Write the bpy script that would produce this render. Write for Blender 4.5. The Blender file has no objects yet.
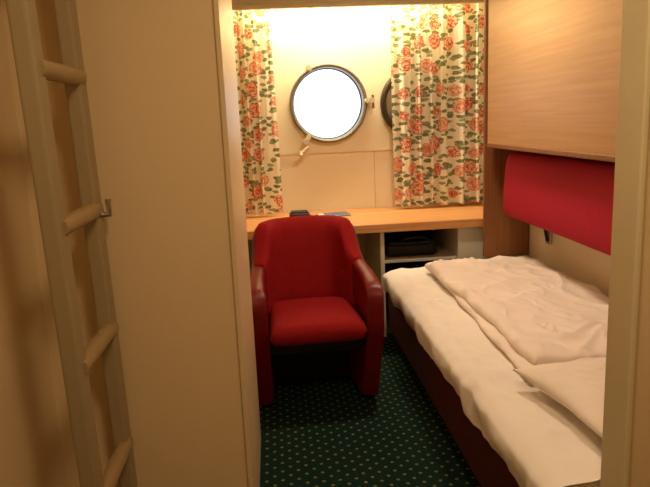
import bpy, bmesh, math, random
from mathutils import Vector, Matrix, noise
random.seed(4)
S=bpy.context.scene
COL=bpy.context.collection
try:
    S.view_settings.view_transform='Standard'
    S.view_settings.look='None'
except Exception: pass

# ---------------------------------------------------------------- materials
def lin(c):
    return tuple(((v/255)/12.92 if v/255<=.04045 else (((v/255)+.055)/1.055)**2.4) for v in c)+(1,)
class NT:
    def __init__(s,name):
        s.m=bpy.data.materials.new(name); s.m.use_nodes=True
        s.t=s.m.node_tree; s.b=s.t.nodes['Principled BSDF']
    def n(s,typ,**k):
        nd=s.t.nodes.new(typ)
        for a,v in k.items(): setattr(nd,a,v)
        return nd
    def l(s,a,b): s.t.links.new(a,b)
    def math(s,op,a,b=None,c=None):
        nd=s.n('ShaderNodeMath',operation=op)
        for i,v in enumerate((a,b,c)):
            if v is None: continue
            if hasattr(v,'links'): s.l(v,nd.inputs[i])
            else: nd.inputs[i].default_value=v
        return nd.outputs[0]
    def mix(s,f,a,b):
        nd=s.n('ShaderNodeMix',data_type='RGBA')
        for i,v in ((0,f),(6,a),(7,b)):
            if hasattr(v,'links'): s.l(v,nd.inputs[i])
            else: nd.inputs[i].default_value=v
        return nd.outputs[2]
def simple(name,rgb,rough=.5,metal=0,var=.06,scale=8,bump=0,bscale=60,spec=.5):
    M=NT(name); c=lin(rgb)
    tc=M.n('ShaderNodeTexCoord'); nz=M.n('ShaderNodeTexNoise'); nz.inputs['Scale'].default_value=scale
    M.l(tc.outputs['Object'],nz.inputs['Vector'])
    col=M.mix(nz.outputs[0],tuple(v*(1-var) for v in c[:3])+(1,),tuple(min(1,v*(1+var)) for v in c[:3])+(1,))
    M.l(col,M.b.inputs['Base Color'])
    M.b.inputs['Roughness'].default_value=rough; M.b.inputs['Metallic'].default_value=metal
    M.b.inputs['Specular IOR Level'].default_value=spec
    if bump:
        n2=M.n('ShaderNodeTexNoise'); n2.inputs['Scale'].default_value=bscale; M.l(tc.outputs['Object'],n2.inputs['Vector'])
        bp=M.n('ShaderNodeBump'); bp.inputs['Strength'].default_value=bump; bp.inputs['Distance'].default_value=.004
        M.l(n2.outputs[0],bp.inputs['Height']); M.l(bp.outputs[0],M.b.inputs['Normal'])
    return M.m
def wood(name,a,b,axis='Y',rough=.38,scale=1.0):
    M=NT(name); tc=M.n('ShaderNodeTexCoord'); mp=M.n('ShaderNodeMapping')
    sc={'X':(1.2,40,40),'Y':(40,1.2,40),'Z':(40,40,1.2)}[axis]
    mp.inputs['Scale'].default_value=tuple(v*scale for v in sc)
    M.l(tc.outputs['Object'],mp.inputs['Vector'])
    nz=M.n('ShaderNodeTexNoise'); nz.inputs['Scale'].default_value=1.6; nz.inputs['Detail'].default_value=5
    nz.inputs['Distortion'].default_value=.2
    M.l(mp.outputs[0],nz.inputs['Vector'])
    cr=M.n('ShaderNodeValToRGB'); cr.color_ramp.elements[0].position=.3; cr.color_ramp.elements[1].position=.72
    cr.color_ramp.elements[0].color=lin(a); cr.color_ramp.elements[1].color=lin(b)
    M.l(nz.outputs[0],cr.inputs[0]); M.l(cr.outputs[0],M.b.inputs['Base Color'])
    M.b.inputs['Roughness'].default_value=rough
    return M.m
def carpet_mat():
    M=NT('carpet'); tc=M.n('ShaderNodeTexCoord'); sp=M.n('ShaderNodeSeparateXYZ'); M.l(tc.outputs['Object'],sp.inputs[0])
    s=.062
    def cell(off):
        fx=M.math('SUBTRACT',M.math('FRACT',M.math('ADD',M.math('DIVIDE',sp.outputs[0],s),off)),.5)
        fy=M.math('SUBTRACT',M.math('FRACT',M.math('ADD',M.math('DIVIDE',sp.outputs[1],s),off)),.5)
        return M.math('SQRT',M.math('ADD',M.math('MULTIPLY',fx,fx),M.math('MULTIPLY',fy,fy)))
    d=M.math('MINIMUM',cell(.0),cell(.5))
    dot=M.math('LESS_THAN',d,.11)
    nz=M.n('ShaderNodeTexNoise'); nz.inputs['Scale'].default_value=220; M.l(tc.outputs['Object'],nz.inputs['Vector'])
    base=M.mix(nz.outputs[0],lin((8,26,22)),lin((24,54,46)))
    col=M.mix(dot,base,lin((112,104,62)))
    M.l(col,M.b.inputs['Base Color']); M.b.inputs['Roughness'].default_value=.95
    M.b.inputs['Specular IOR Level'].default_value=.1
    bp=M.n('ShaderNodeBump'); bp.inputs['Strength'].default_value=.5; bp.inputs['Distance'].default_value=.003
    M.l(nz.outputs[0],bp.inputs['Height']); M.l(bp.outputs[0],M.b.inputs['Normal'])
    return M.m
def curtain_mat():
    M=NT('floral_fabric'); uv=M.n('ShaderNodeUVMap')
    nz=M.n('ShaderNodeTexNoise'); nz.inputs['Scale'].default_value=30; M.l(uv.outputs[0],nz.inputs['Vector'])
    vm=M.n('ShaderNodeVectorMath',operation='SCALE'); vm.inputs['Scale'].default_value=.026; M.l(nz.outputs[1],vm.inputs[0])
    va=M.n('ShaderNodeVectorMath',operation='ADD'); M.l(uv.outputs[0],va.inputs[0]); M.l(vm.outputs[0],va.inputs[1])
    v=M.n('ShaderNodeTexVoronoi',voronoi_dimensions='2D'); v.inputs['Scale'].default_value=7.4; v.inputs['Randomness'].default_value=.7
    M.l(va.outputs[0],v.inputs['Vector'])
    sp=M.n('ShaderNodeSeparateColor'); M.l(v.outputs['Color'],sp.inputs[0])
    rad=M.math('ADD',.25,M.math('MULTIPLY',sp.outputs[1],.14))
    rose=M.math('MULTIPLY',M.math('LESS_THAN',v.outputs['Distance'],rad),M.math('LESS_THAN',sp.outputs[2],.8))
    n2=M.n('ShaderNodeTexNoise'); n2.inputs['Scale'].default_value=55; n2.inputs['Detail'].default_value=1; M.l(uv.outputs[0],n2.inputs['Vector'])
    ring=M.math('SINE',M.math('ADD',M.math('MULTIPLY',v.outputs['Distance'],30),M.math('MULTIPLY',n2.outputs[0],14)))
    ringm=M.n('ShaderNodeMapRange'); ringm.inputs[1].default_value=-.5; ringm.inputs[2].default_value=.8; M.l(ring,ringm.inputs[0])
    rc=M.mix(M.math('GREATER_THAN',sp.outputs[0],.5),lin((208,102,76)),lin((222,140,110)))
    rosecol=M.mix(ringm.outputs[0],rc,lin((244,206,176)))
    def leaves(rot,sc,loc,r,asp,dens):
        mp=M.n('ShaderNodeMapping'); mp.inputs['Rotation'].default_value=(0,0,rot); mp.inputs['Scale'].default_value=(1,asp,1); mp.inputs['Location'].default_value=loc
        M.l(va.outputs[0],mp.inputs['Vector'])
        lv=M.n('ShaderNodeTexVoronoi',voronoi_dimensions='2D'); lv.inputs['Scale'].default_value=sc; M.l(mp.outputs[0],lv.inputs['Vector'])
        s2=M.n('ShaderNodeSeparateColor'); M.l(lv.outputs['Color'],s2.inputs[0])
        return M.math('MULTIPLY',M.math('LESS_THAN',lv.outputs['Distance'],r),M.math('LESS_THAN',s2.outputs[0],dens))
    base=M.mix(leaves(.7,13.5,(0,0,0),.33,2.0,.7),lin((246,238,212)),lin((128,138,98)))
    base=M.mix(leaves(-.8,12,(3,1,0),.27,2.3,.7),base,lin((156,162,122)))
    col=M.mix(rose,base,rosecol)
    M.l(col,M.b.inputs['Base Color']); M.b.inputs['Roughness'].default_value=.9; M.b.inputs['Specular IOR Level'].default_value=.15
    tr=M.n('ShaderNodeBsdfTranslucent'); M.l(col,tr.inputs[0]); mx=M.n('ShaderNodeMixShader'); mx.inputs[0].default_value=.3
    M.l(M.b.outputs[0],mx.inputs[1]); M.l(tr.outputs[0],mx.inputs[2])
    M.l(mx.outputs[0],M.t.nodes['Material Output'].inputs[0])
    return M.m
def glass_mat():
    M=NT('porthole_glass'); t=M.n('ShaderNodeBsdfTransparent'); t.inputs[0].default_value=(.97,.99,1,1)
    g=M.n('ShaderNodeBsdfGlossy'); g.inputs['Roughness'].default_value=.02; mx=M.n('ShaderNodeMixShader'); mx.inputs[0].default_value=.04
    M.l(t.outputs[0],mx.inputs[1]); M.l(g.outputs[0],mx.inputs[2]); M.l(mx.outputs[0],M.t.nodes['Material Output'].inputs[0]); return M.m

m_wall=simple('wall_laminate',(226,200,156),.42,var=.03,scale=3)
m_trim=simple('trim_laminate',(220,194,150),.4,var=.02)
m_wallb=simple('wall_back_paint',(238,224,190),.5,var=.02)
m_seam=simple('wall_seam',(196,178,142),.6)  # wall panel seam, a plain tone slightly darker than the back wall
m_ceil=simple('ceiling_paint',(225,212,180),.6)
m_carpet=carpet_mat()
m_deskw=wood('desk_wood',(182,120,66),(214,158,96),'X')
m_panel=wood('bunk_wood',(184,140,90),(198,154,102),'Y',.42)
m_post=wood('post_wood',(124,78,42),(150,98,54),'Z')
m_white=simple('cabinet_laminate',(214,206,180),.5)
m_red=simple('red_fabric',(146,18,22),.85,var=.12,scale=40,bump=.35,bscale=260,spec=.2)
m_bolster=simple('bolster_red_fabric',(172,24,48),.8,var=.08,scale=30,bump=.25,bscale=240,spec=.25)
m_maroon=simple('maroon_leather',(112,14,18),.38,var=.1,scale=20,bump=.15,bscale=120,spec=.35)
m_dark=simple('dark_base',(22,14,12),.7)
m_board=simple('bed_board_red',(80,22,20),.45,var=.15)
m_sheet=simple('sheet_cotton',(242,234,224),.85,var=.03,bump=.1,bscale=300,spec=.2)
m_duvet=simple('duvet_cotton',(244,230,218),.85,var=.03,bump=.1,bscale=300,spec=.2)
m_pillow=simple('pillow_cotton',(242,230,218),.85,var=.03,spec=.2)
m_rail=simple('ladder_paint',(160,142,108),.35,var=.05)
m_rung=simple('ladder_rung_rubber',(166,140,98),.3,var=.05)
m_steel=simple('steel',(190,186,176),.3,metal=1)
m_ring=simple('porthole_paint',(206,192,160),.35)
m_rim=simple('porthole_rim_metal',(128,118,98),.4,metal=.3)
m_dksteel=simple('deadlight_steel',(70,58,44),.45,metal=.6)
m_brass=simple('brass',(196,150,70),.3,metal=1)
m_black=simple('black_nylon',(14,13,14),.6,bump=.3)
m_blue=simple('blue_paper',(84,96,126),.5)
m_cream=simple('pelmet_paint',(214,200,160),.5)
m_curt=curtain_mat()

# ---------------------------------------------------------------- helpers
def link(o,parent=None):
    COL.objects.link(o)
    if parent: o.parent=parent
    return o
def mesh(name,verts,faces,mat,smooth=False,parent=None,uvs=None):
    me=bpy.data.meshes.new(name); me.from_pydata([tuple(v) for v in verts],[],faces)
    if uvs:
        ul=me.uv_layers.new(name='UVMap')
        for lp in me.loops: ul.data[lp.index].uv=uvs[lp.vertex_index]
    bm=bmesh.new(); bm.from_mesh(me); bmesh.ops.recalc_face_normals(bm,faces=bm.faces); bm.to_mesh(me); bm.free()
    me.materials.append(mat)
    if smooth:
        for p in me.polygons: p.use_smooth=True
    return link(bpy.data.objects.new(name,me),parent)
def box(name,x0,x1,y0,y1,z0,z1,mat,bevel=0,parent=None,seg=3):
    me=bpy.data.meshes.new(name); bm=bmesh.new(); bmesh.ops.create_cube(bm,size=1)
    for v in bm.verts:
        v.co=Vector(((x0+x1)/2+v.co.x*(x1-x0),(y0+y1)/2+v.co.y*(y1-y0),(z0+z1)/2+v.co.z*(z1-z0)))
    if bevel: bmesh.ops.bevel(bm,geom=bm.edges[:],offset=bevel,segments=seg,profile=.5,affect='EDGES')
    bm.to_mesh(me); bm.free(); me.materials.append(mat)
    if bevel and seg>2:
        for p in me.polygons: p.use_smooth=True
    return link(bpy.data.objects.new(name,me),parent)
def tube(name,pts,r,mat,parent=None,res=4,cyc=False):
    cu=bpy.data.curves.new(name,'CURVE'); cu.dimensions='3D'; cu.bevel_depth=r; cu.bevel_resolution=res; cu.use_fill_caps=True
    sp=cu.splines.new('POLY'); sp.points.add(len(pts)-1)
    for p,q in zip(sp.points,pts): p.co=(*q,1)
    sp.use_cyclic_u=cyc
    cu.materials.append(mat)
    o=bpy.data.objects.new(name,cu); link(o)
    dg=bpy.context.evaluated_depsgraph_get(); me=bpy.data.meshes.new_from_object(o.evaluated_get(dg))
    bpy.data.objects.remove(o)
    me.name=name
    for p in me.polygons: p.use_smooth=True
    return link(bpy.data.objects.new(name,me),parent)
def weld(o,d=.0006):
    bm=bmesh.new(); bm.from_mesh(o.data); bmesh.ops.remove_doubles(bm,verts=bm.verts,dist=d); bmesh.ops.recalc_face_normals(bm,faces=bm.faces); bm.to_mesh(o.data); bm.free()
    return o
def empty(name,loc=(0,0,0),rz=0):
    e=bpy.data.objects.new(name,None); e.location=loc; e.rotation_euler=(0,0,rz); COL.objects.link(e); return e
def lathe_y(name,prof,cx,cz,mat,parent=None,n=64):
    V=[];Fc=[]
    k=len(prof)
    for i in range(n):
        a=2*math.pi*i/n
        for r,y in prof: V.append((cx+r*math.cos(a),y,cz+r*math.sin(a)))
    for i in range(n):
        for j in range(k):
            a=i*k+j;b=i*k+(j+1)%k;c=((i+1)%n)*k+(j+1)%k;d=((i+1)%n)*k+j
            Fc.append((a,b,c,d))
    return mesh(name,V,Fc,mat,True,parent)
def holed(name,x0,x1,z0,z1,yf,yb,cx,cz,r,mat,n=64,parent=None):
    angs=[2*math.pi*i/n for i in range(n)]
    for X in (x0,x1):
        for Z in (z0,z1): angs.append(math.atan2(Z-cz,X-cx)%(2*math.pi))
    angs=sorted(set(round(a,6) for a in angs)); N=len(angs); V=[]
    for y in (yf,yb):
        for a in angs:
            c,s=math.cos(a),math.sin(a)
            V.append((cx+r*c,y,cz+r*s))
        for a in angs:
            c,s=math.cos(a),math.sin(a); t=1e9
            if c>1e-6: t=min(t,(x1-cx)/c)
            if c<-1e-6: t=min(t,(x0-cx)/c)
            if s>1e-6: t=min(t,(z1-cz)/s)
            if s<-1e-6: t=min(t,(z0-cz)/s)
            V.append((cx+t*c,y,cz+t*s))
    Fc=[]
    for i in range(N):
        j=(i+1)%N
        Fc.append((i,j,N+j,N+i)); Fc.append((2*N+i,2*N+j,3*N+j,3*N+i))
        Fc.append((i,j,2*N+j,2*N+i)); Fc.append((N+i,N+j,3*N+j,3*N+i))
    return mesh(name,V,Fc,mat,False,parent)

# ---------------------------------------------------------------- room shell
HC=2.25
box('floor',-.75,1.6,-1.0,4.45,-.05,0,m_carpet)
box('ceiling',-.75,1.6,-1.0,4.45,HC,HC+.05,m_ceil)
PX,PZ,PR=.397,1.448,.24
holed('wall_back',-.75,1.6,0,HC,4.35,4.45,PX,PZ,PR,m_wallb)
holed('trim_1',.02,.83,1.12,2.03,4.335,4.35,PX,PZ,PR,m_wallb)
box('wall_right',1.5,1.6,1.25,4.35,0,HC,m_wallb)
box('wall_left',-.75,-.65,-1.0,4.35,0,HC,m_wall)
box('wall_closet',-.65,-.12,1.72,2.55,0,HC,m_wall)
box('trim_2',-.128,-.114,1.708,1.72,0,HC,m_trim,.003,seg=2)
box('wall_front_right',.715,1.6,1.18,1.25,0,HC,m_wall)
box('trim_4',.706,.72,1.165,1.26,0,HC,m_cream,.004,seg=2)
box('wall_corridor_right',1.3,1.4,-1.0,1.18,0,HC,m_wall)
box('wall_corridor_back',-.65,1.3,-1.0,-.9,0,HC,m_wall)
box('trim_5',-.65,-.642,1.22,1.232,0,HC,m_trim)
box('baseboard_closet',-.65,-.117,1.712,1.72,0,.08,m_dark)
box('trim_6',.70,.703,4.347,4.35,.72,1.12,m_seam)

p=empty('curtain_pelmet')
box('pelmet_board',-.65,1.5,4.06,4.085,2.03,HC,m_cream,.004,parent=p,seg=2)
box('pelmet_lip',-.65,1.5,4.045,4.09,2.02,2.045,m_cream,.005,parent=p,seg=2)
tube('curtain_rail',[(-.64,4.195,2.10),(1.49,4.195,2.10)],.008,m_steel)

# porthole
ph=empty('porthole_window')
lathe_y('frame_ring',[(PR-.004,4.42),(PR-.004,4.31),(PR+.002,4.297),(PR+.014,4.294),(PR+.020,4.30),(PR+.022,4.33),(PR+.022,4.345),(PR,4.345)],PX,PZ,m_rim,ph)
lathe_y('gasket',[(PR-.010,4.41),(PR-.010,4.395),(PR-.004,4.39),(PR-.002,4.41)],PX,PZ,m_dksteel,ph)
V=[(PX,4.40,PZ)]+[(PX+(PR-.006)*math.cos(2*math.pi*i/48),4.40,PZ+(PR-.006)*math.sin(2*math.pi*i/48)) for i in range(48)]
mesh('pane',V,[(0,1+i,1+(i+1)%48) for i in range(48)],glass_mat(),parent=ph)
def dog(a,nm,m=m_brass,l=.05):
    c,s=math.cos(a),math.sin(a); x=PX+(PR+.022)*c; z=PZ+(PR+.022)*s
    tube(nm+'_bolt',[(x-.02*c,4.285,z-.02*s),(x+l*c,4.285,z+l*s)],.011,m,ph)
    tube(nm+'_nut',[(x+l*.7*c,4.30,z+l*.7*s),(x+l*.7*c,4.25,z+l*.7*s)],.02,m,ph)
    tube(nm+'_lug',[(x,4.34,z),(x,4.27,z)],.018,m_ring,ph)
dog(math.radians(236),'dog_lower',m_ring,.045)
dog(math.radians(118),'dog_upper',m_ring,.01)
dog(math.radians(2),'hinge',m_ring,.03)
tube('dog_lower_wing',[(PX-.20,4.26,PZ-.325),(PX-.15,4.25,PZ-.28)],.013,m_ring,ph)
tube('dog_lower_tip',[(PX-.205,4.26,PZ-.31),(PX-.205,4.25,PZ-.335)],.016,m_ring,ph)
tube('hinge_pin',[(PX+.295,4.28,PZ-.045),(PX+.295,4.28,PZ+.045)],.010,m_brass,ph)
dl=empty('porthole_deadlight')
lathe_y('rim',[(.20,4.33),(.20,4.27),(.207,4.262),(.222,4.262),(.232,4.27),(.232,4.33)],.98,1.43,m_dksteel,dl)
lathe_y('cover',[(.0005,4.30),(.0005,4.28),(.12,4.278),(.202,4.29),(.202,4.31)],.98,1.43,m_ring,dl)

# curtains
def curtain(name,x0,x1,nf,seed):
    V=[];U=[];Fc=[]; nx=nf*16; nz=26; top,bot=2.085,.745; s=0; last=None; arc=[]
    def px(i):
        t=i/nx; return x0+(x1-x0)*t
    def py(i,zz):
        t=i/nx; ph=2*math.pi*nf*t+1.2*math.sin(3.1*t*math.pi+seed)
        a=.026+.008*math.sin(5*t+seed)+.006*zz
        return 4.195+a*math.sin(ph)+.008*math.sin(2.3*ph+seed+zz)
    for i in range(nx+1):
        q=Vector((px(i),py(i,0),0))
        if last is not None: s+=(q-last).length
        last=q; arc.append(s)
    for k in range(nz+1):
        z=bot+(top-bot)*k/nz; zz=1-k/nz
        for i in range(nx+1):
            V.append((px(i)+.006*math.sin(i*.2+zz*4+seed),py(i,zz),z+(.006*math.sin(i*.25+seed) if k==0 else 0))); U.append((arc[i]*.8+seed,z))
    for k in range(nz):
        for i in range(nx):
            a=k*(nx+1)+i; Fc.append((a,a+1,a+nx+2,a+nx+1))
    return mesh(name,V,Fc,m_curt,True,None,U)
curtain('curtain',-.36,.045,5,.7)
curtain('curtain',.81,1.475,7,2.9)

# ---------------------------------------------------------------- desk
d=empty('writing_desk')
box('desk_top',-.65,1.5,3.66,4.35,.692,.722,m_deskw,.003,parent=d,seg=2)
box('front_edge',-.65,1.5,3.64,3.66,.672,.724,m_deskw,.005,parent=d,seg=2)
box('divider',.62,.645,3.70,4.33,0,.692,m_white,.002,parent=d,seg=2)
box('shelf',.645,1.12,3.74,4.33,.46,.478,m_white,.002,parent=d,seg=2)
box('cabinet_door',1.10,1.48,3.70,3.72,0,.692,m_white,.003,parent=d,seg=2)
box('cabinet_side',1.10,1.12,3.72,4.33,0,.692,m_white,parent=d)
box('support_panel',-.45,-.425,3.70,4.33,0,.692,m_white,parent=d)
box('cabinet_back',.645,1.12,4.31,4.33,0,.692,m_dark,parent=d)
b=empty('black_bag')
box('body',.67,1.0,3.80,4.02,.479,.565,m_black,.03,parent=b,seg=4)
box('flap',.69,.98,3.79,3.98,.555,.578,m_black,.01,parent=b,seg=4)
tube('handle',[(.76,3.80,.57),(.79,3.775,.60),(.86,3.77,.61),(.92,3.775,.60),(.94,3.80,.57)],.007,m_black,b)
w=empty('wallet')
box('body',.09,.22,4.02,4.12,.723,.756,m_black,.008,parent=w)
box('flap',.10,.21,4.03,4.11,.752,.768,m_black,.005,parent=w)
tube('strap',[(.22,4.07,.735),(.26,4.04,.73),(.28,4.07,.728),(.26,4.10,.728)],.005,m_black,w)
br=empty('brochure',(.38,4.10,.723),.12)
box('cover',-.10,.10,-.07,.07,0,.004,m_blue,parent=br)
box('pages',-.097,.103,-.067,.067,.0041,.007,m_white,parent=br)
box('booklet',-.06,.10,-.06,.066,.0071,.010,m_blue,parent=br)

# ---------------------------------------------------------------- tub armchair
def tub():
    e=empty('tub_armchair',(.150,2.93,0),math.radians(2.5))
    def path(W,B,Rr,front,n=10):
        P=[]
        for i in range(n+1): P.append((-W,front+(B-Rr-front)*i/n))
        for i in range(1,n+1):
            a=math.pi-math.pi/2*i/n; P.append((-W+Rr+Rr*math.cos(a),B-Rr+Rr*math.sin(a)))
        for i in range(1,n+1): P.append((-W+Rr+(2*W-2*Rr)*i/n,B))
        for i in range(1,n+1):
            a=math.pi/2-math.pi/2*i/n; P.append((W-Rr+Rr*math.cos(a),B-Rr+Rr*math.sin(a)))
        for i in range(1,n+1): P.append((W,B-Rr-(B-Rr-front)*i/n))
        out=[]
        for x,y in P:
            q=min(1,max(0,(y+.15)/.44)); out.append((x*(1-.12*q*q*(3-2*q)),y))
        return out
    N=51
    def top(i):
        t=abs(i-25)/25
        s=min(1,max(0,(t-.44)/.26)); s=s*s*(3-2*s)
        return .845-.165*s-.05*max(0,t-.66)/.34-.014*min(1,t/.45)**2
    TH=.075
    def ring(off,z):
        fr=-.275+(.16*max(0,(.40-z)/.40))
        taper=.015*(1-z/.85)
        return path(.303-off-taper,.29-off-taper,.13-off*.5,fr+off*.25)
    rows=14; V=[];Fc=[]
    def lean(t,h): return max(0,h-.4)*.17*max(0,1-t*1.3)
    def nose(i,h,tp):
        t=abs(i-25)/25
        if t<.9: return 0
        d=max(0,1-(tp-h)/.07); return .045*d*d*(t-.9)/.1
    def addgrid(off,zf):
        base=len(V)
        for k in range(rows+1):
            for i in range(N):
                h=zf(i,k); P=ring(off,h); x,y=P[i]; t=abs(i-25)/25
                V.append((x,y+lean(t,h)+nose(i,h,top(i)),h))
        for k in range(rows):
            for i in range(N-1):
                a=base+k*(N)+i; Fc.append((a,a+1,a+N+1,a+N))
        return base
    def zrow(i,k):
        f=k/rows; f=1-(1-f)**1.35
        return .03+(top(i)-.020-.03)*f
    A=addgrid(0,zrow)
    B=addgrid(TH,zrow)
    mids=[]
    for off,dz in ((.006,-.009),(.018,-.002),(TH/2,.002),(TH-.018,-.002),(TH-.006,-.009)):
        m0=len(V); mids.append(m0)
        for i in range(N):
            h=top(i)+dz; P=ring(off,h); x,y=P[i]; t=abs(i-25)/25
            V.append((x,y+lean(t,h)+nose(i,h,top(i)),h))
    seq=[A+rows*N]+mids+[B+rows*N]
    for q in range(len(seq)-1):
        for i in range(N-1):
            Fc.append((seq[q]+i,seq[q]+i+1,seq[q+1]+i+1,seq[q+1]+i))
    for i in (0,N-1):
        for k in range(rows):
            Fc.append((A+k*N+i,A+(k+1)*N+i,B+(k+1)*N+i,B+k*N+i))
        Fc.append(tuple(s_+i for s_ in seq))
    for i in range(N-1): Fc.append((A+i,A+i+1,B+i+1,B+i))
    o=mesh('shell',V,Fc,m_maroon,True,e)
    bv=o.modifiers.new('b','BEVEL'); bv.width=.014; bv.segments=3; bv.limit_method='ANGLE'; bv.angle_limit=.9
    # inner back upholstery
    V=[];Fc=[]; i0,i1=8,42; R2=20; cnt=i1-i0+1
    for side in (0,1):
        for k in range(R2+1):
            for i in range(i0,i1+1):
                t=abs(i-25)/25; zt=top(i)+.012; z=.40+(zt-.40)*k/R2
                u=(i-i0)/(i1-i0); puff=(1-abs(2*u-1)**8)*(1-abs(2*k/R2-1)**8)
                off=TH-.004+(0.035*puff**.5)
                if not side: off=.020
                P=ring(off,min(z,top(i))); x,y=P[i]
                V.append((x,y+lean(t,z),z))
    H=(R2+1)*cnt
    for k in range(R2):
        for i in range(cnt-1):
            a=k*cnt+i
            Fc.append((a,a+1,a+cnt+1,a+cnt)); Fc.append((H+a,H+a+1,H+a+cnt+1,H+a+cnt))
    for i in range(cnt-1):
        Fc.append((i,i+1,H+i+1,H+i)); a=R2*cnt+i; Fc.append((a,a+1,H+a+1,H+a))
    for k in range(R2):
        for i in (0,cnt-1):
            a=k*cnt+i; Fc.append((a,a+cnt,H+a+cnt,H+a))
    o=mesh('back_upholstery',V,Fc,m_red,True,e)
    bv=o.modifiers.new('b','BEVEL'); bv.width=.012; bv.segments=3; bv.limit_method='ANGLE'; bv.angle_limit=.9
    # seat cushion
    V=[];Fc=[];nu,nv=24,24
    def pil(u,v,sgn):
        W=.228-.018*v; x=(2*u-1)*W; y=-.290+.485*v
        e1=(1-abs(2*u-1)**9)**.4; e2=(1-abs(2*v-1)**9)**.4
        c=e1*e2; dome=.018*(1-(2*u-1)**2)*(1-(2*v-1)**2)
        return (x*(.97+.03*c),y,.410+sgn*(.050*c+(dome if sgn>0 else 0)))
    for sgn in (1,-1):
        for j in range(nv+1):
            for i in range(nu+1):
                V.append(pil(i/nu,j/nv,sgn))
    H=(nu+1)*(nv+1)
    for j in range(nv):
        for i in range(nu):
            a=j*(nu+1)+i
            for b0 in (0,H): Fc.append((b0+a,b0+a+1,b0+a+nu+2,b0+a+nu+1))
    weld(mesh('seat_cushion',V,Fc,m_red,True,e),.0008)
    box('seat_base',-.22,.22,-.20,.18,.30,.365,m_dark,.012,parent=e)
    box('under_rail',-.215,.215,.12,.16,.04,.31,m_dark,.004,parent=e)
    for sx in (-1,1):
        box('foot_'+('l' if sx<0 else 'r'),sx*.25-.02,sx*.25+.02,-.08,-.03,0,.05,m_dark,.004,parent=e)
        box('foot_back_'+('l' if sx<0 else 'r'),sx*.14-.02,sx*.14+.02,.19,.23,0,.05,m_dark,.004,parent=e)
tub()

# ---------------------------------------------------------------- bed
bed=empty('bunk_bed')
BY0,BY1=1.30,3.56
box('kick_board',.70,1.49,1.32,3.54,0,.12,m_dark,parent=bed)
box('side_board',.635,.665,BY0,BY1,.11,.40,m_board,.006,parent=bed)
box('foot_board',.665,1.49,BY1-.03,BY1,.11,.44,m_board,.004,parent=bed)
box('head_board',.665,1.49,BY0,BY0+.03,.11,.42,m_board,.004,parent=bed)
box('mattress',.64,1.485,1.335,3.525,.30,.455,m_sheet,.03,parent=bed)
def ridge(x,y,s,seed):
    v=noise.noise(Vector((x*s*.6,y*s*.6,seed)))
    r=1-abs(noise.noise(Vector((x*s+seed+.9*v,y*s*.4+.9*v,seed*2))))*2.4
    return max(0,r)**2.5
def wr(x,y,s,amp,seed=0):
    a=noise.fractal(Vector((x*s,y*s,seed)),1.0,2.0,3)
    return amp*(.45*a+.5*ridge(x,y,s,seed)+.35*ridge(y*.8,x*1.2,s*1.3,seed+7)+.22*ridge(x+y,y-x,s*2.6,seed+3))
V=[];Fc=[];NX,NY=80,170
for j in range(NY+1):
    y=BY0+.015+(BY1-.03-BY0-.015)*j/NY
    for i in range(NX+1):
        u=i/NX
        if u<.2:
            t=u/.2; hem=.35+.02*noise.noise(Vector((y*2.2,1,0)))+.006*math.sin(y*9)
            x=.614-.012*math.sin(math.pi*t)+.022*(1-t*.6)*noise.noise(Vector((y*6,t*1.2,3)))+.008*noise.noise(Vector((y*16,t,8))); z=hem+(.455-hem)*t
            if t>.8: q=(t-.8)/.2; x+=.02*q*q
        else:
            t=(u-.2)/.8; x=.634+(1.485-.634)*t
            under=1.0
            if x>.90 and 2.0<y<3.4: under=.15
            z=.455+.013*min(1,t*12)**.5+under*min(1,t*8+.3)*max(-.004,wr(x,y,4.5,.013,2))
        V.append((x,y,z))
for j in range(NY):
    for i in range(NX):
        a=j*(NX+1)+i; Fc.append((a,a+1,a+NX+2,a+NX+1))
mesh('fitted_sheet',V,Fc,m_sheet,True,bed)
def slab(name,cn,th,mat,parent,seed,zb=.492,amp=.02,s=3,n=130):
    V=[];Fc=[]
    fl,fr,nr,nl=[Vector(c) for c in cn]
    for sg in (1,-1):
        for j in range(n+1):
            v=j/n
            for i in range(n+1):
                u=i/n
                p=(nl*(1-u)+nr*u)*(1-v)+(fl*(1-u)+fr*u)*v
                e=(1-abs(2*u-1)**22)*(1-abs(2*v-1)**30); e=max(0,e)**.45
                wob=Vector((noise.noise(Vector((v*4.5+seed,u*.5,1))),noise.noise(Vector((u*3.5,v*.5+seed,4)))))*.03
                p=p+wob
                if sg>0: z=zb+th*.5+e*(th*.5+max(-th*.3,wr(p.x,p.y,s,amp,seed)))
                else: z=zb+th*.5-e*th*.5
                V.append((p.x,p.y,z))
    H=(n+1)**2
    for j in range(n):
        for i in range(n):
            a=j*(n+1)+i
            for b0 in (0,H): Fc.append((b0+a,b0+a+1,b0+a+n+2,b0+a+n+1))
    return weld(mesh(name,V,Fc,mat,True,parent))
dv=empty('duvet')
slab('lower_fold',[(.85,3.46),(1.44,3.49),(1.46,1.90),(.79,1.86)],.026,m_duvet,dv,1.3,zb=.475,amp=.02,s=3.5)
slab('upper_fold',[(.82,3.40),(1.43,3.46),(1.45,1.94),(.84,1.93)],.032,m_duvet,dv,6.1,zb=.496,amp=.036,s=3.8)
pl=empty('pillow')
V=[];Fc=[];n=60
for sg in (1,-1):
    for j in range(n+1):
        for i in range(n+1):
            u,v=2*i/n-1,2*j/n-1
            e=max(0,(1-abs(u)**3.5)*(1-abs(v)**3.5))**.55
            x=u*.34*(1-.06*(1-abs(v))*abs(u)); y=v*.26*(1-.06*(1-abs(u))*abs(v))
            z=sg*e*(.046+(wr(x,y,6,.018,9) if sg>0 else 0))
            V.append((1.10+x-.03*v,1.60+y,.530+z))
H=(n+1)**2
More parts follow.
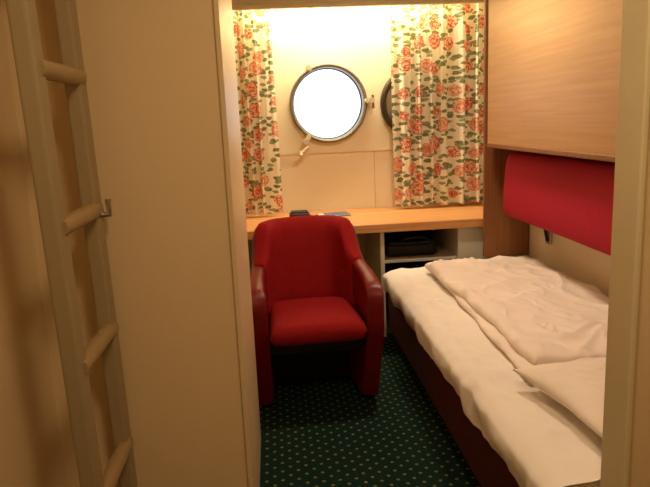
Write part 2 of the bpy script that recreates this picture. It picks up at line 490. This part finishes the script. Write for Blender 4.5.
for j in range(n):
    for i in range(n):
        a=j*(n+1)+i
        for b0 in (0,H): Fc.append((b0+a,b0+a+1,b0+a+n+2,b0+a+n+1))
weld(mesh('pillow_case',V,Fc,m_pillow,True,pl))

# folded upper bunk
ub=empty('folded_upper_bunk')
box('front_panel',1.20,1.225,1.26,3.47,1.175,2.21,m_panel,.003,parent=ub,seg=2)
box('bottom_rail',1.196,1.50,1.26,3.47,1.155,1.178,m_post,.004,parent=ub,seg=2)
box('end_panel',1.225,1.495,3.44,3.468,1.178,2.21,m_panel,parent=ub)
box('top_rail',1.20,1.495,1.26,3.47,2.21,2.24,m_post,parent=ub)
h=empty('brass_hook')
tube('stem',[(1.20,3.40,1.99),(1.17,3.40,1.99),(1.155,3.40,1.975),(1.155,3.40,1.955),(1.17,3.40,1.945)],.007,m_brass,h)
box('plate',1.19,1.199,3.38,3.42,1.95,2.03,m_brass,.002,parent=h,seg=2)
box('wood_end_panel',1.22,1.495,3.575,3.60,.50,2.2,m_post,.003,seg=2)
bo=empty('bolster_backrest')
V=[];Fc=[];nL,nC=60,32
for j in range(nL+1):
    y=1.30+2.15*j/nL; e=(1-abs(2*j/nL-1)**40)**.4 if 0<j<nL else 0.0
    for i in range(nC):
        a=2*math.pi*i/nC; c,s=math.cos(a),math.sin(a)
        f=lambda q:math.copysign(abs(q)**.45,q)
        z=.950+.178*f(s)*(.85+.15*e)
        x=1.345+.07*f(c)*(.25+.75*e)+.012*(z-.958)/.17+.004*math.sin(y*3)
        V.append((x,y,z))
for j in range(nL):
    for i in range(nC):
        Fc.append((j*nC+i,j*nC+(i+1)%nC,(j+1)*nC+(i+1)%nC,(j+1)*nC+i))
Fc.append(tuple(range(nC))); Fc.append(tuple(nL*nC+i for i in range(nC)))
mesh('cushion',V,Fc,m_bolster,True,bo)
box('backing_board',1.44,1.498,1.30,3.45,.82,1.12,m_dark,parent=bo)
# strap and latch hang from the backrest board
tube('latch_strap',[(1.47,3.30,.825),(1.47,3.30,.70),(1.475,3.28,.64)],.008,m_dark,bo)
box('latch_plate',1.485,1.4995,3.27,3.33,.62,.70,m_steel,.003,parent=bo,seg=2)

# ---------------------------------------------------------------- ladder
la=empty('bunk_ladder')
def rail(nm,y0):
    V=[]
    for z in (0.001,2.2):
        dy=.055*(1.5-z)
        for a,b_ in ((-.02,-.03),(.02,-.03),(.02,.03),(-.02,.03)): V.append((-.47+a,y0+dy+b_,z))
    Fc=[(0,1,2,3),(4,5,6,7),(0,1,5,4),(1,2,6,5),(2,3,7,6),(3,0,4,7)]
    o=mesh(nm,V,Fc,m_rail,False,la); bv=o.modifiers.new('b','BEVEL'); bv.width=.008; bv.segments=3
rail('rail_near',1.345); rail('rail_far',1.635)
for k,z in enumerate((.12,.47,.82,1.145,1.475,1.82)):
    dy=.055*(1.5-z)
    tube('rung_%d'%(k+1),[(-.462,1.345+dy,z-.0),(-.462,1.635+dy,z)],.021,m_rung,la)
    tube('cap_%d'%(k+1),[(-.455,1.635+dy,z),(-.444,1.635+dy,z)],.014,m_steel,la)
tube('hook',[(-.45,1.66,1.13),(-.43,1.665,1.13),(-.43,1.665,1.17)],.008,m_steel,la)

# ---------------------------------------------------------------- lights
def area(name,loc,sx,sy,power,color,rot=(0,0,0),spread=180):
    l=bpy.data.lights.new(name,'AREA'); l.shape='RECTANGLE'; l.size=sx; l.size_y=sy; l.energy=power; l.color=color; l.spread=math.radians(spread)
    o=bpy.data.objects.new(name,l); o.location=loc; o.rotation_euler=rot; COL.objects.link(o); return o
area('pelmet_lamp',(.5,4.16,2.20),1.2,.06,33,(1,.87,.62))
area('ceiling_lamp',(.72,2.75,2.235),.22,.16,14,(1,.81,.60))
area('corridor_lamp',(.25,.6,2.235),.4,.3,13,(1,.74,.44))
W=bpy.data.worlds.new('sky'); S.world=W; W.use_nodes=True
W.node_tree.nodes['Background'].inputs[0].default_value=(.88,.94,1,1); W.node_tree.nodes['Background'].inputs[1].default_value=2.2

# ---------------------------------------------------------------- camera
def cam_mat(yaw,pitch,roll,loc):
    fwd=Vector((math.sin(yaw)*math.cos(pitch),math.cos(yaw)*math.cos(pitch),-math.sin(pitch)))
    right=Vector((math.cos(yaw),-math.sin(yaw),0)); up=right.cross(fwd)
    r2=right*math.cos(roll)-up*math.sin(roll); u2=up*math.cos(roll)+right*math.sin(roll)
    m=Matrix((r2,u2,-fwd)).transposed().to_4x4(); m.translation=loc
    return m
cd=bpy.data.cameras.new('camera'); c=bpy.data.objects.new('camera',cd); COL.objects.link(c)
c.matrix_world=cam_mat(math.radians(4.4),math.radians(11.2),math.radians(2.5),Vector((0,0,1.35)))
cd.sensor_width=36; cd.lens=630/650*36; cd.clip_start=.02
S.camera=c
